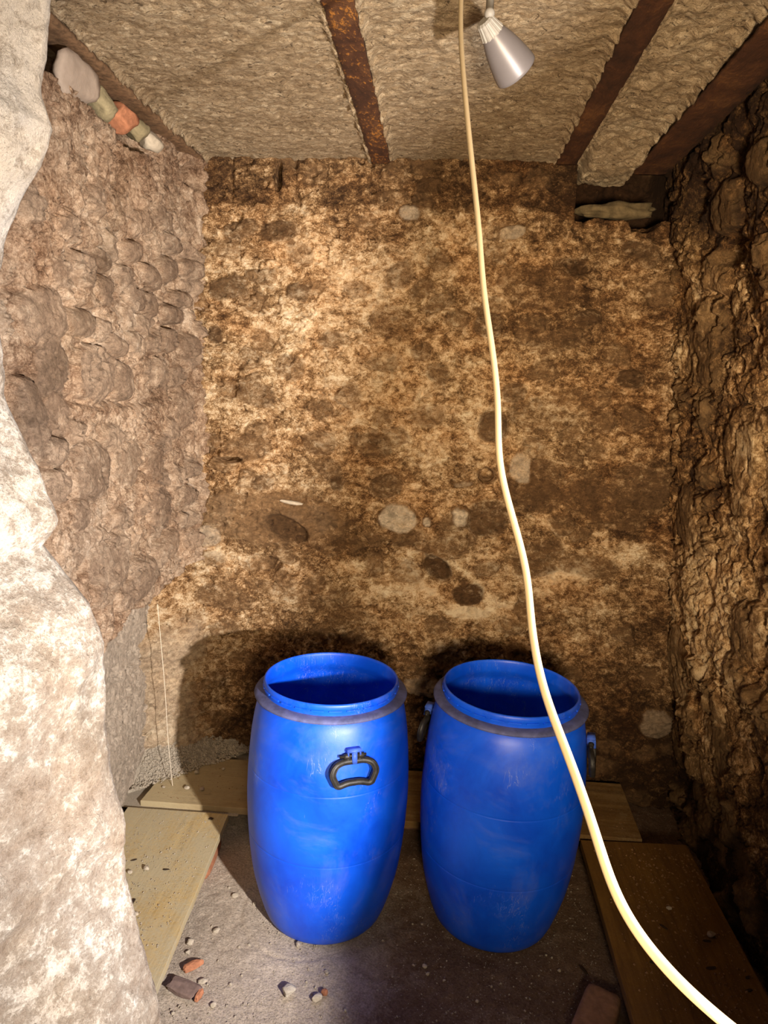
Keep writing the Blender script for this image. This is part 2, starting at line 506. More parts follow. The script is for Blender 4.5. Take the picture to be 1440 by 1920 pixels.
# ------------------------------------------------------------------ the shell
def make_back_wall():
    xs = np.arange(-1.42, 1.30, 0.0065); zs = np.arange(-0.03, 2.60, 0.0065)
    U, V = np.meshgrid(xs, zs, indexing='ij')
    h = fbm(U, V, 1.6, 3, 0.5, 1) * 0.028
    h += fbm(U, V, 7.0, 4, 0.6, 7) * 0.017 + (.35 - np.abs(fbm(U, V * 1.3, 22.0, 5, 0.65, 12))) * 0.022
    # scattered half buried cobbles
    wu = U + fbm(U, V, 9, 3, 0.5, 31) * 0.03; wv = V + fbm(U, V, 9, 3, 0.5, 35) * 0.03
    f1, f2, idd = worley(wu, wv, 7.5, 10.0, 3)
    e = f2 - f1
    cob = (idd > 0.60) * sstep(0.02, 0.30, e) * (1 - sstep(0.32, 0.50, f1))
    h += cob * (0.010 + 0.014 * idd) * (np.where(idd > 0.8, -0.8, 1))
    h -= (idd > 0.35) * np.exp(-(e / 0.06) ** 2) * 0.007
    g1, g2, gid = worley(U + fbm(U, V, 20, 3, .5, 41) * .03, V + fbm(U, V, 20, 3, .5, 43) * .03, 20, 30, 45)
    h += (gid - .5) * .009 * sstep(0, .15, g2 - g1) - .005 * np.exp(-((g2 - g1) / .07) ** 2)
    stone = cob * 0.6; tone = idd.copy()
    dark_l = [(-.838, 2.016, .075, .045, .012, .25, .85), (-.567, 2.007, .05, .035, .014, .2, .8), (-.891, 1.84, .03, .035, .012, .1, .9),
              (-.594, 1.723, .06, .05, .01, .4, .6), (-.731, 1.615, .09, .05, .012, .3, .7), (-.472, 1.437, .07, .05, .016, .35, .7),
              (-.76, 1.404, .11, .055, .014, .5, .7), (-.26, 1.436, .08, .05, .016, .3, .7), (-.696, 1.27, .05, .035, .022, .2, .9),
              (-.398, 1.281, .03, .035, .02, .05, .9), (-.2, 1.28, .07, .05, .02, .25, .8), (-.43, 1.05, .09, .05, .012, .2, .75),
              (-.642, 2.224, .08, .04, .01, .05, .8), (-.79, 2.231, .07, .035, .016, .1, .8),
              (-.223, 2.355, .06, .03, .015, .5, .7), (-.09, 2.40, .05, .03, .02, .2, .8), (.145, .863, .07, .045, .016, .1, 1),
              (.202, 1.529, .06, .065, .028, .3, .9), (.158, 1.907, .06, .05, .014, .25, .8), (.447, 2.126, .07, .035, -.03, .0, 1),
              (.521, 1.944, .055, .032, .022, .1, 1), (.697, 1.73, .055, .036, .02, .1, 1), (.42, 1.857, .12, .05, .012, .3, .6),
              (.336, 2.048, .14, .09, -.012, .2, .55), (.37, 1.31, .14, .12, .012, .2, .8), (.77, 1.31, .12, .11, .014, .3, .8),
              (.57, 1.28, .10, .10, .01, .4, .6), (.2, 1.17, .09, .08, .018, .2, .85), (-.023, 1.723, .05, .04, .01, .5, .6),
              (.68, 2.187, .06, .03, .018, .2, .9), (.413, 1.02, .12, .08, .012, .3, .7), (.7, 1.2, .12, .06, .014, .2, .7),
              (-.088, 1.801, .045, .035, .012, .4, .7), (.274, 1.66, .05, .04, .012, .3, .8), (-.5, .80, .30, .035, -.012, .5, .5),
              (-.84, .79, .12, .05, .01, .4, .6), (.603, 1.001, .13, .05, .01, .4, .6), (.43, 1.60, .16, .08, .012, .35, .45),
              (-.2, 1.90, .09, .07, .01, .3, .45), (.05, 1.05, .10, .06, .01, .45, .6), (-.12, 1.07, .06, .035, .018, .5, .7)]
    h, stone, tone = set_stones(U, V, dark_l, h, stone, tone, 60, 0.14)
    # smooth clay patch, left of the middle
    clay = bump2(U, V, -.66, 1.13, .36, .13)
    clay = sstep(0.35, 0.6, clay + fbm(U, V, 6, 3, .5, 77) * .12)
    h = h * (1 - 0.6 * clay) + (0.02 * clay)
    stone = stone * (1 - clay) + .8 * clay; tone = tone * (1 - clay) + (.95 + .25 * fbm(U, V, 9, 3, .5, 78)) * clay
    # the two bowl-shaped hollows and the ringed disc in the clay patch
    for (cu, cv, ru, rv, dep) in ((.016, .955, .065, .05, .03), (-.595, 1.086, .10, .055, .012)):
        d = np.sqrt(((U - cu) / ru) ** 2 + ((V - cv + (U - cu) * 0.35) / rv) ** 2)
        ins = 1 - sstep(0.75, 1.0, d)
        h = h * (1 - 0.8 * ins) - dep * ins + 0.006 * np.exp(-((d - 1.08) / .07) ** 2)
        stone = stone * (1 - ins) + ins; tone = tone * (1 - ins) + 0.1 * ins  # dark tone painted in where frontal light leaves the hollow unshaded
    pale = [(-.154, 1.154, .085, .062, .035, 2.8, .85), (.094, 1.171, .036, .040, .04, 2.9, .9), (-.036, 1.143, .02, .022, .02, 2.6, .9),
            (.316, 1.375, .05, .075, .014, 2.6, .6), (-.024, .47, .08, .045, .03, 1.8, .8),
            (-.92, 1.035, .07, .05, .03, 2.2, .7), (-.155, 2.30, .04, .03, .02, 2.4, .8), (.10, 1.30, .05, .012, .02, 1.6, .8),
            (.92, .38, .075, .065, .03, 1.6, .7), (.226, .504, .03, .03, .02, 1.5, .7), (.224, 2.243, .06, .03, .01, 2.4, .7)]
    h, stone, tone = set_stones(U, V, pale, h, stone, tone, 140, 0.26)
    # the foot of the wall steps forward below the mortar lip
    lip = 0.90 + 0.05 * fbm(U, V * 0, 1.8, 3, .5, 90) + 0.10 * sstep(.3, -.9, U) * np.abs(np.sin((U + .75) * 3.0)) * .5
    below = sstep(0.03, -0.06, V - lip)
    h += 0.035 * below
    gran = sstep(0.0, 0.25, lip - V)
    h += gran * fbm(U, V, 22, 4, .7, 95) * 0.016
    # top course under the ceiling: flatter, brown blocks set back a touch
    top = sstep(2.30, 2.34, V + fbm(U, V, 5, 3, .5, 98) * 0.03)
    bx = np.abs(((U * 3.6 + fbm(U, V, 2, 2, .5, 97) * .3) % 1) - .5)
    h = h * (1 - .35 * top) - 0.012 * top - top * np.exp(-((bx - .5) / .03) ** 2) * 0.02
    # slot and cavity at the upper right, black gap above the corner
    hole = np.maximum(bump2(U, V, .70, 2.30, .055, .045) * 1.5, 0)
    slot = sstep(.448, .458, U) * sstep(2.29, 2.305, V + fbm(U, V, 9, 3, .5, 99) * .012) * (1 - sstep(.78, .82, U))
    c1 = bump2(U, V, -1.00, 2.39, .03, .045) * 1.6
    c2 = bump2(U, V, -.96, 1.385, .035, .014) * 1.6
    c3 = bump2(U, V, -.84, 1.355, .05, .010) * 1.6
    c4 = bump2(U, V, -.655, 2.43, .012, .05) * 1.6
    c5 = bump2(U, V, .19, 1.335, .035, .03) * 1.3
    hs = sstep(0.35, 0.9, np.maximum.reduce([hole, c1, c2, c3, c4, c5]))
    h -= hs * 0.13
    h -= slot * (0.30 + fbm(U, V, 14, 3, .6, 101) * .05)
    # the foot curves round into the left wall
    y = 2.755 - h
    curve = sstep(-.78, -1.35, U) * sstep(1.0, .6, V)
    y -= curve * 0.30
    y += 0.0 * V
    y = y + .016 * sstep(.30, .48, fbm(U, V * 1.4, 17, 4, .6, 131)) + .012 * sstep(.34, .5, fbm(U, V * 1.5, 40, 3, .6, 133))
    crust = 0.56 + 0.10 * bump2(U, V, -.2, 1.7, .8, .6) - 0.05 + fbm(U, V, 2.2, 3, .5, 120) * 0.12
    crust -= 0.24 * top + 0.10 * clay
    brk = np.clip(.75 + 1.3 * fbm(U, V, 9, 4, .6, 121), 0, 1.6)
    crust += 0.30 * brk * np.maximum.reduce([bump2(U, V, -.88, .955, .20, .035), bump2(U, V, -.62, .925, .14, .03), bump2(U, V, -.30, .955, .11, .04),
                                             bump2(U, V, -.06, .865, .16, .04), bump2(U, V, .10, .79, .14, .03), bump2(U, V, .52, .95, .16, .05), bump2(U, V, .75, 1.06, .10, .05)])
    crust -= 0.03 * gran
    crust -= 0.28 * sstep(.62, .25, V) * sstep(-1.0, -.7, U)  # barrel shadow and dirt, painted as a darker wall foot
    crust += 0.17 * sstep(-.84, -.98, U) * sstep(.95, .7, V)
    crust -= 0.08 * sstep(.1, .6, U)
    crust -= 0.28 * sstep(2.15, 2.4, V) * sstep(.2, .6, U)
    crust -= 0.14 * bump2(U, V, .35, 2.0, .25, .22)
    crust -= 0.16 * bump2(U, V, .5, 1.27, .5, .10)
    crust -= 0.13 * bump2(U, V, -.45, 1.0, .35, .09)
    crust -= 0.12 * bump2(U, V, -.5, 2.25, .5, .07)
    dd = np.sqrt(((U - .06) / .17) ** 2 + ((V - .905 + (U - .06) * .45) / .075) ** 2)
    crust += .28 * np.exp(-((dd - 1.0) / .16) ** 2)
    plaster = sstep(-.86, -.97, U + fbm(U, V, 5, 3, .5, 123) * .08) * sstep(.78, .62, V + fbm(U, V, 5, 3, .5, 124) * .1)
    stone = stone * (1 - plaster) + .75 * plaster; tone = tone * (1 - plaster) + 1.9 * plaster
    tone_c = np.clip(tone, 0, 4.0)
    P = np.stack([U, y, V], -1)
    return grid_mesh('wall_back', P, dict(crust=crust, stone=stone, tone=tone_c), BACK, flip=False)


def make_left_wall():
    ys = np.arange(0.80, 2.86, 0.0065); zs = np.arange(-0.03, 2.56, 0.0065)
    U, V = np.meshgrid(ys, zs, indexing='ij')
    h = fbm(U, V, 1.7, 3, 0.5, 201) * 0.03 + fbm(U, V, 8.0, 4, 0.6, 207) * 0.014 + (.3 - np.abs(fbm(U, V, 20.0, 5, 0.65, 212))) * 0.022
    wu = U + fbm(U, V, 8, 3, 0.5, 231) * 0.035; wv = V + fbm(U, V, 8, 3, 0.5, 235) * 0.03
    f1, f2, idd = worley(wu, wv, 7.0, 11.0, 203)
    e = f2 - f1
    up_zone = sstep(2.28, 2.1, V) * sstep(.95, 1.05, V)
    cob = (idd > 0.66) * sstep(0.02, 0.34, e) * (1 - sstep(0.36, 0.55, f1)) * up_zone
    h += cob * (0.008 + 0.012 * idd)
    h -= up_zone * (idd > 0.5) * np.exp(-(e / 0.07) ** 2) * 0.008
    g1, g2, gid = worley(U + fbm(U, V, 16, 3, .5, 241) * .04, V + fbm(U, V, 16, 3, .5, 243) * .04, 13, 22, 245)
    h += (gid - .5) * .015 * sstep(0, .2, g2 - g1) - .009 * np.exp(-((g2 - g1) / .08) ** 2)
    for (v0, u0, u1, sl) in ((1.845, 1.5, 2.02, -.03), (1.60, 1.75, 2.45, -.02), (1.99, 1.8, 2.1, .0), (1.36, 2.0, 2.3, .05)):
        d = V - (v0 + sl * (U - u0) + fbm(U, V * 0, 12, 3, .5, 247) * .02)
        h -= np.exp(-(d / .012) ** 2) * sstep(u0, u0 + .06, U) * sstep(u1, u1 - .06, U) * .025
    stone = cob * 0.75; tone = idd.copy()
    L = [(1.688, 1.80, .11, .075, .035, .75, .8), (1.879, 1.803, .075, .04, .03, .7, .8), (1.985, 1.79, .045, .035, .04, .6, .9),
         (2.164, 1.963, .05, .035, .03, .3, .8), (2.022, 1.905, .05, .045, .03, .45, .8), (2.19, 1.774, .04, .03, .03, .5, .8),
         (2.062, 1.751, .065, .032, .05, .7, .9), (1.93, 1.665, .12, .085, .045, .9, .9), (1.71, 1.67, .075, .085, .03, .6, .9),
         (2.115, 1.640, .06, .06, .04, .35, .95), (1.60, 1.553, .06, .10, .05, .45, .9), (1.683, 1.473, .05, .04, .06, .7, 1),
         (1.84, 1.46, .045, .04, .02, .5, .6), (1.73, 1.56, .06, .06, .02, .55, .7), (1.90, 1.40, .10, .09, .035, .35, .85),
         (1.813, 1.29, .05, .045, .04, .3, .8), (2.37, 1.22, .09, .08, .04, .4, .85), (2.336, 1.374, .06, .06, .03, .3, .7),
         (2.482, 2.037, .07, .04, .045, .15, .9), (2.663, 2.065, .07, .035, .05, .3, .9), (2.344, 1.989, .07, .035, .04, .4, .8),
         (2.534, 2.13, .07, .03, .04, .3, .9), (2.217, 1.906, .06, .045, .04, .3, .9), (2.525, 1.889, .08, .035, .05, .2, .9),
         (2.60, 1.95, .08, .032, .05, .35, .9), (2.654, 1.785, .06, .05, .04, .3, .8), (2.50, 1.80, .07, .045, .04, .5, .8),
         (2.40, 1.681, .05, .06, .04, .5, .8), (2.14, 1.395, .10, .07, .02, .5, .6), (1.99, 1.10, .15, .07, .03, .8, .7),
         (2.20, .99, .17, .055, .04, .6, .8), (1.834, 1.203, .08, .05, .02, .9, .5), (2.011, 1.985, .05, .03, .03, .3, .8),
         (2.319, 1.90, .06, .04, .04, .3, .8), (2.205, 2.045, .06, .035, .04, .45, .8), (1.806, 1.92, .07, .04, .02, .5, .6),
         (2.667, 1.318, .06, .035, .05, .6, .8), (2.635, 1.22, .06, .04, .04, .4, .8), (2.417, 1.06, .10, .05, .05, .7, .6),
         (2.45, 2.20, .07, .035, .03, .4, .7), (2.62, 1.55, .07, .08, .02, .35, .7), (2.3, 2.15, .08, .04, .02, .4, .6)]
    L = [(a, b, c, d, e_ * .85, f, g * .9) for a, b, c, d, e_, f, g in L]
    h, stone, tone = set_stones(U, V, L, h, stone, tone, 260, 0.20)
    h += stone * fbm(U, V, 40, 3, .6, 300) * .004
    # overhang: everything below the ragged lower edge of the stonework is set back and plastered
    edge = 0.87 + 0.06 * fbm(U, V * 0, 3.2, 3, .5, 310) - .05 * sstep(2.2, 1.9, U) + .04 * sstep(2.45, 2.7, U)
    below = sstep(0.015, -0.02, V - edge)
    hb = fbm(U, V, 1.5, 3, .5, 320) * .02 + fbm(U, V, 9, 4, .6, 322) * 0.008 + fbm(U, V, 40, 3, .6, 325) * .003
    h = h * (1 - below) + (hb - 0.12) * below
    # wedge gap right under the beam
    gap = sstep(2.365, 2.375, V + fbm(U, V * 0, 5, 2, .5, 330) * .015) * sstep(2.48, 2.36, U)
    h -= gap * 0.10
    c1 = bump2(U, V, 2.70, 2.40, .05, .045) * 1.5
    c2 = bump2(U, V, 2.68, 1.265, .03, .03) * 1.2
    c3 = bump2(U, V, 2.62, 1.13, .02, .035) * 1.3
    hs = sstep(.35, .9, np.maximum.reduce([c1, c2, c3]))
    h -= hs * .13
    h += sstep(2.58, 2.80, U) * (.045 + .05 * fbm(U, V, 6, 4, .6, 350))
    h -= .014 * sstep(.30, .48, fbm(U, V * 1.3, 17, 4, .6, 361)) + .010 * sstep(.34, .5, fbm(U, V, 38, 3, .6, 363))
    x = -0.985 + h
    crust = 0.55 + fbm(U, V, 2.0, 3, .5, 340) * .12 - 0.06 * sstep(2.0, 2.3, V)
    crust += below * 0.12
    crust -= .10 * sstep(2.3, 2.6, V)
    P = np.stack([x, U, V], -1)
    return grid_mesh('wall_left', P, dict(crust=crust + .1 * below, stone=stone * (1 - below) + .8 * below, tone=np.clip(tone, 0, 1) * (1 - below) + 2.3 * below), LEFT, flip=True)


def make_right_wall():
    ys = np.arange(0.86, 2.90, 0.0065); zs = np.arange(-0.03, 2.62, 0.0065)
    U, V = np.meshgrid(ys, zs, indexing='ij')
    h = fbm(U, V, 1.4, 3, 0.5, 401) * 0.045 + fbm(U, V, 6.0, 4, 0.6, 407) * 0.028 + (.3 - np.abs(fbm(U, V, 16.0, 5, 0.68, 412))) * 0.022
    wu = U + fbm(U, V, 7, 3, 0.5, 431) * 0.05; wv = V + fbm(U, V, 7, 3, 0.5, 435) * 0.05
    f1, f2, idd = worley(wu, wv, 5.5, 6.5, 403)
    e = f2 - f1
    cob = (idd > 0.72) * sstep(0.02, 0.30, e) * (1 - sstep(0.34, 0.55, f1))
    h += cob * (0.008 + 0.014 * idd)
    h -= (idd > .6) * np.exp(-(e / 0.07) ** 2) * 0.014
    g1, g2, gid = worley(U + fbm(U, V, 14, 3, .5, 441) * .05, V + fbm(U, V, 14, 3, .5, 443) * .05, 11, 15, 445)
    h += (gid - .5) * .026 * sstep(0, .2, g2 - g1) - .010 * np.exp(-((g2 - g1) / .08) ** 2)
    stone = cob * 0.7; tone = idd.copy()
    L = [(2.62, .70, .16, .15, .05, .7, .9), (2.22, .50, .12, .12, .05, .8, .7), (2.35, .38, .06, .06, .05, .9, .8), (2.6, 1.25, .10, .12, .03, .3, .7),
         (2.2, 1.5, .12, .17, .006, .2, .5), (2.5, 1.8, .12, .10, .02, .5, .5), (2.35, 2.25, .10, .08, .04, .5, .7),
         (2.1, 2.30, .09, .06, .04, .7, .6), (2.05, 1.0, .10, .10, .04, .4, .6), (2.0, .30, .07, .06, .04, .8, .7),
         (2.4, .25, .08, .05, .04, .5, .7), (2.15, .20, .05, .05, .03, 1.0, .8), (2.66, .30, .07, .06, .04, .6, .6)]
    L = [(a, b, c, d, e_ * .45, f, g * .8) for a, b, c, d, e_, f, g in L]
    h, stone, tone = set_stones(U, V, L, h, stone, tone, 460, 0.35)
    hs = sstep(.35, .9, np.maximum.reduce([bump2(U, V, 2.55, 2.32, .08, .07), bump2(U, V, 2.35, 2.12, .10, .05), bump2(U, V, 2.28, .62, .02, .02) * 1.3,
                                           bump2(U, V, 2.42, 1.95, .03, .06)]))
    h -= hs * .13
    base = np.interp(V, [0, .3, .9, 1.55, 2.1, 2.55], [1.03, 1.01, .935, .885, .84, .80])
    # rubble shoulder swelling out low down
    h -= .020 * sstep(.28, .46, fbm(U * 1.2, V, 15, 4, .6, 471)) + .012 * sstep(.32, .5, fbm(U, V, 36, 3, .6, 473))
    x = base - h
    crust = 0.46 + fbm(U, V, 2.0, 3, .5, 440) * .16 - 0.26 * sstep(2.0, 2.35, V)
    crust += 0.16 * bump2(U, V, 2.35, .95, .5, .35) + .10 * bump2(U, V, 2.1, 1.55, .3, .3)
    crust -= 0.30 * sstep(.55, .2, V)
    P = np.stack([x, U, V], -1)
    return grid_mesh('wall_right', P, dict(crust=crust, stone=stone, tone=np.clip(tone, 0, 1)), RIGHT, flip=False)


def make_ceiling():
    xs = np.arange(-1.18, .84, 0.0065); ys = np.arange(.86, 2.90, 0.0065)
    U, V = np.meshgrid(xs, ys, indexing='ij')
    h = fbm(U, V, 1.5, 3, .5, 501) * .012 + fbm(U, V * 1.4, 24, 4, .65, 505) * .008 + fbm(U, V, 60, 2, .6, 509) * .003
    coarse = sstep(.43, .47, U)
    h += coarse * fbm(U, V, 16, 4, .6, 515) * .018
    # the slab end between the third and fourth beam hangs lower by the wall
    h += sstep(.45, .47, U) * sstep(.66, .62, U) * sstep(2.45, 2.66, V) * .05
    # plaster stops short at the flanges
    z = 2.490 - h
    for (a, b) in ((-1.02, -.93), (-.305, -.232), (.366, .438), (.645, .762)):
        for e0, sg in ((a, -1), (b, 1)):
            d = (U - e0) * sg
            n = fbm(U, V, 26, 4, .65, int(abs(e0) * 1000))
            lump = np.exp(-((d - .004) / .010) ** 2) * np.clip(.45 + n, 0, 1.2)
            if e0 == .762: lump = lump * 0
            z = z - lump * .030
    z = z + sstep(.755, .765, U) * .05
    crust = .52 + fbm(U, V, 2, 3, .5, 520) * .10 + coarse * .02
    P = np.stack([U, V, z], -1)
    return grid_mesh('ceiling', P, dict(crust=crust), CEIL, flip=True)


def make_floor():
    xs = np.arange(-1.30, 1.25, 0.0065); ys = np.arange(.30, 2.86, 0.0065)
    U, V = np.meshgrid(xs, ys, indexing='ij')
    h = fbm(U, V, 2, 3, .5, 601) * .006 + fbm(U, V, 18, 4, .65, 605) * .0035 + fbm(U, V, 70, 2, .6, 609) * .0016
    # ring pressed by a barrel that stood a little nearer
    d = np.hypot(U + .36, V - 1.975)
    h -= .004 * np.exp(-((d - .195) / .006) ** 2)
    flat = np.maximum(1 - sstep(.21, .26, np.hypot(U + .297, V - 2.022)), 1 - sstep(.21, .26, np.hypot(U - .243, V - 2.064)))
    h = h * (1 - flat) - .002 * flat
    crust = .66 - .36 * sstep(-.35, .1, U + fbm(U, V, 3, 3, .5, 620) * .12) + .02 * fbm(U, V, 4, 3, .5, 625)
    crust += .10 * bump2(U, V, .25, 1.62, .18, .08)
    P = np.stack([U, V, h], -1)
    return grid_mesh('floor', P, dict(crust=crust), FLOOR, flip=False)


def make_entrance(side):
    if side == 'left':
        prof = [(0.0, -.37), (.30, -.365), (.688, -.378), (.754, -.381), (.84, -.40), (.932, -.419), (1.045, -.424), (1.11, -.445), (1.184, -.459), (1.303, -.452),
                (1.36, -.47), (1.40, -.50), (1.436, -.528), (1.468, -.502), (1.50, -.508), (1.539, -.521), (1.60, -.553), (1.636, -.568), (1.70, -.570), (1.759, -.573), (1.80, -.56),
                (1.844, -.549), (1.88, -.532), (1.92, -.505), (1.961, -.488), (2.0, -.500), (2.047, -.497), (2.106, -.488), (2.60, -.49)]
        sgn = -1
    else:
        prof = [(0.0, .43), (.80, .445), (1.05, .555), (1.3, .60), (1.7, .66), (2.6, .70)]  # unseen right jamb, its edge shaped to block the torch light
        sgn = 1
    if side == 'left':
        path = [(0.0, 0.0)]
        # s runs from the room face of the wall round the corner and along the splayed reveal
        # columns: (outward offset from the edge profile, y)
        pts = [(.78, .93), (.40, .93), (.10, .925), (.03, .915), (.006, .90), (0.0, .885), (.012, .84), (.06, .74), (.16, .58), (.30, .40), (.46, .22), (.60, .05)]
    else:
        pts = [(.75, .70), (.35, .70), (.08, .695), (.02, .68), (0.0, .60), (0.0, .53), (.006, .49), (.03, .46), (.20, .30), (.45, .05)]
    pts = np.array(pts)
    seg = np.r_[0, np.cumsum(np.hypot(*np.diff(pts, axis=0).T))]
    s = np.arange(0, seg[-1], .007)
    off = np.interp(s, seg, pts[:, 0]); yy = np.interp(s, seg, pts[:, 1])
    zs = np.arange(-.02, 2.60, .007)
    S, Z = np.meshgrid(s, zs, indexing='ij')
    OFF = np.broadcast_to(off[:, None], S.shape); Y = np.broadcast_to(yy[:, None], S.shape)
    pz = np.array(prof)
    edge = np.interp(Z + 0, pz[:, 0], pz[:, 1])
    h = fbm(S, Z, 3.2, 3, .5, 701) * .020 + fbm(S, Z, 13, 4, .6, 705) * .010 + fbm(S, Z, 50, 3, .6, 709) * .003
    hb = h * (1 if side == 'left' else .5)
    # push normal to the profile (towards the opening)
    X = edge + sgn * (OFF - hb)
    Y2 = Y - hb * .5
    crust = .62 + fbm(S, Z, 3, 3, .5, 715) * .14 - .20 * sstep(1.45, .95, Z) + .06 * sstep(1.6, 2.0, Z)
    P = np.stack([X, Y2, Z], -1)
    return grid_mesh('wall_entrance_' + side, P, dict(crust=crust), JAMB, flip=(side == 'left'))


make_back_wall(); make_left_wall(); make_right_wall(); make_ceiling(); make_floor()
make_entrance('left'); make_entrance('right')

# ------------------------------------------------------------------ beams


def beam(x0, x1, mat, label, zb=2.474, y0=.87, y1=2.80, seed=0):
    ys = np.arange(y0, y1, .012)
    bm = bmesh.new()
    rings = []
    for k, y in enumerate(ys):
        n = lambda s: mnoise.fractal(Vector((y * 22, s + seed, 0)), 1.0, 2.0, 4) * .0035
        w = x1 - x0
        prof = [(x0 + n(1), zb + .012), (x0 + .002 + n(1), zb + n(2)), (x0 + w * .3, zb + n(3)), (x0 + w * .5, zb + n(4)),
                (x0 + w * .7, zb + n(5)), (x1 - .002 + n(6), zb + n(7)), (x1 + n(6), zb + .012),
                ((x0 + x1) / 2 + .005, zb + .018), ((x0 + x1) / 2 + .005, zb + .10), ((x0 + x1) / 2 - .005, zb + .10), ((x0 + x1) / 2 - .005, zb + .018)]
        rings.append([bm.verts.new((px, y, pz)) for px, pz in prof])
    for a, b in zip(rings[:-1], rings[1:]):
        for i in range(len(a)):
            j = (i + 1) % len(a)
            bm.faces.new((a[i], a[j], b[j], b[i]))
    bm.faces.new(rings[0]); bm.faces.new(rings[-1][::-1])
    bmesh.ops.recalc_face_normals(bm, faces=bm.faces)
    o = from_bm('ceiling_beam', bm, mat)
    return tag(o, label, 'beam', 'steel beams in the ceiling')


beam(-1.02, -.93, RUST_BROWN, 'dusty brown steel beam running along the top of the left wall', zb=2.462, y1=2.76, seed=1)
beam(-.305, -.232, RUST_ORANGE, 'rusty steel ceiling beam with bright orange flecks, left of the cable', seed=2, y1=2.78)
beam(.366, .438, RUST, 'narrow dark rusty ceiling beam between the lamp and the right corner', seed=3, y1=2.76)
beam(.645, .762, RUST, 'widest dark rusty ceiling beam, nearest the right wall', zb=2.455, seed=4)

# ------------------------------------------------------------------ stones and chips


def rock_mesh(seed, sx, sy, sz, cuts=7, sub=3, rough=.12, boxy=0.0):
    r = random.Random(seed)
    bm = bmesh.new()
    bmesh.ops.create_icosphere(bm, subdivisions=sub, radius=1.0)
    planes = []
    for _ in range(cuts):
        n = Vector((r.gauss(0, 1), r.gauss(0, 1), r.gauss(0, 1))).normalized()
        planes.append((n, r.uniform(.55, .85)))
    for v in bm.verts:
        p = v.co.copy()
        if boxy:
            m = max(abs(c) for c in p)
            p = p.lerp(p / m, boxy)
        for n, d in planes:
            k = p.dot(n) - d
            if k > 0: p -= n * k * .92
        p *= 1 + rough * mnoise.fractal(v.co * 1.8 + Vector((seed * 3.1, 0, 0)), 1, 2, 3)
        v.co = Vector((p.x * sx, p.y * sy, p.z * sz))
    zmin = min(v.co.z for v in bm.verts)
    for v in bm.verts: v.co.z -= zmin
    return bm


def rock(name, loc, size, mat, label, cat='stone', group=None, rz=0, seed=1, flatshade=True, tilt=(0, 0), **kw):
    bm = rock_mesh(seed, *size, **kw)
    o = from_bm(name, bm, mat, loc=loc, rot=(tilt[0], tilt[1], rz), smooth=not flatshade)
    return tag(o, label, cat, group)


# stones wedged between the left wall and its beam
rock('wedged_stone', (-.985, 1.885, 2.345), (.05, .105, .062), PINK_STONE, 'large smooth pinkish stone wedged under the left wall beam', seed=11, rz=.05, boxy=.45, cuts=5, flatshade=False, group='stones wedged under the left beam')
rock('wedged_stone', (-.985, 2.045, 2.362), (.045, .052, .046), GREEN_STONE, 'round greenish stone wedged under the left wall beam', seed=12, cuts=5, flatshade=False, group='stones wedged under the left beam')
rock('wedged_stone', (-.985, 2.175, 2.372), (.045, .055, .045), TERRA, 'red brick lump wedged under the left wall beam', 'brick', seed=13, boxy=.4, flatshade=False, group='stones wedged under the left beam')
rock('wedged_stone', (-.99, 2.30, 2.385), (.04, .05, .038), GREEN_STONE, 'small dusty stone beyond the red brick lump under the left beam', seed=14, flatshade=False, group='stones wedged under the left beam')
rock('wedged_stone', (-.99, 2.40, 2.39), (.04, .045, .035), PALE_STONE, 'farthest pale stone wedged under the left wall beam', seed=15, flatshade=False, group='stones wedged under the left beam')
# lintel stone in the slot, upper right
rock('lintel_stone', (.59, 2.815, 2.300), (.135, .05, .032), DULL_STONE, 'long flat greenish stone in the dark slot under the ceiling, upper right', seed=21, boxy=.5, cuts=4, flatshade=False, sub=4, rough=.25)
# chips resting on the wall
rock('stone_chip', (-.575, 2.722, 1.19), (.050, .010, .010), CREAM_STONE, 'thin white sliver lying on the ledge of the clay patch', 'stone chip', seed=22, rz=-.05, tilt=(0, .10), sub=2)

# ------------------------------------------------------------------ boards and bricks


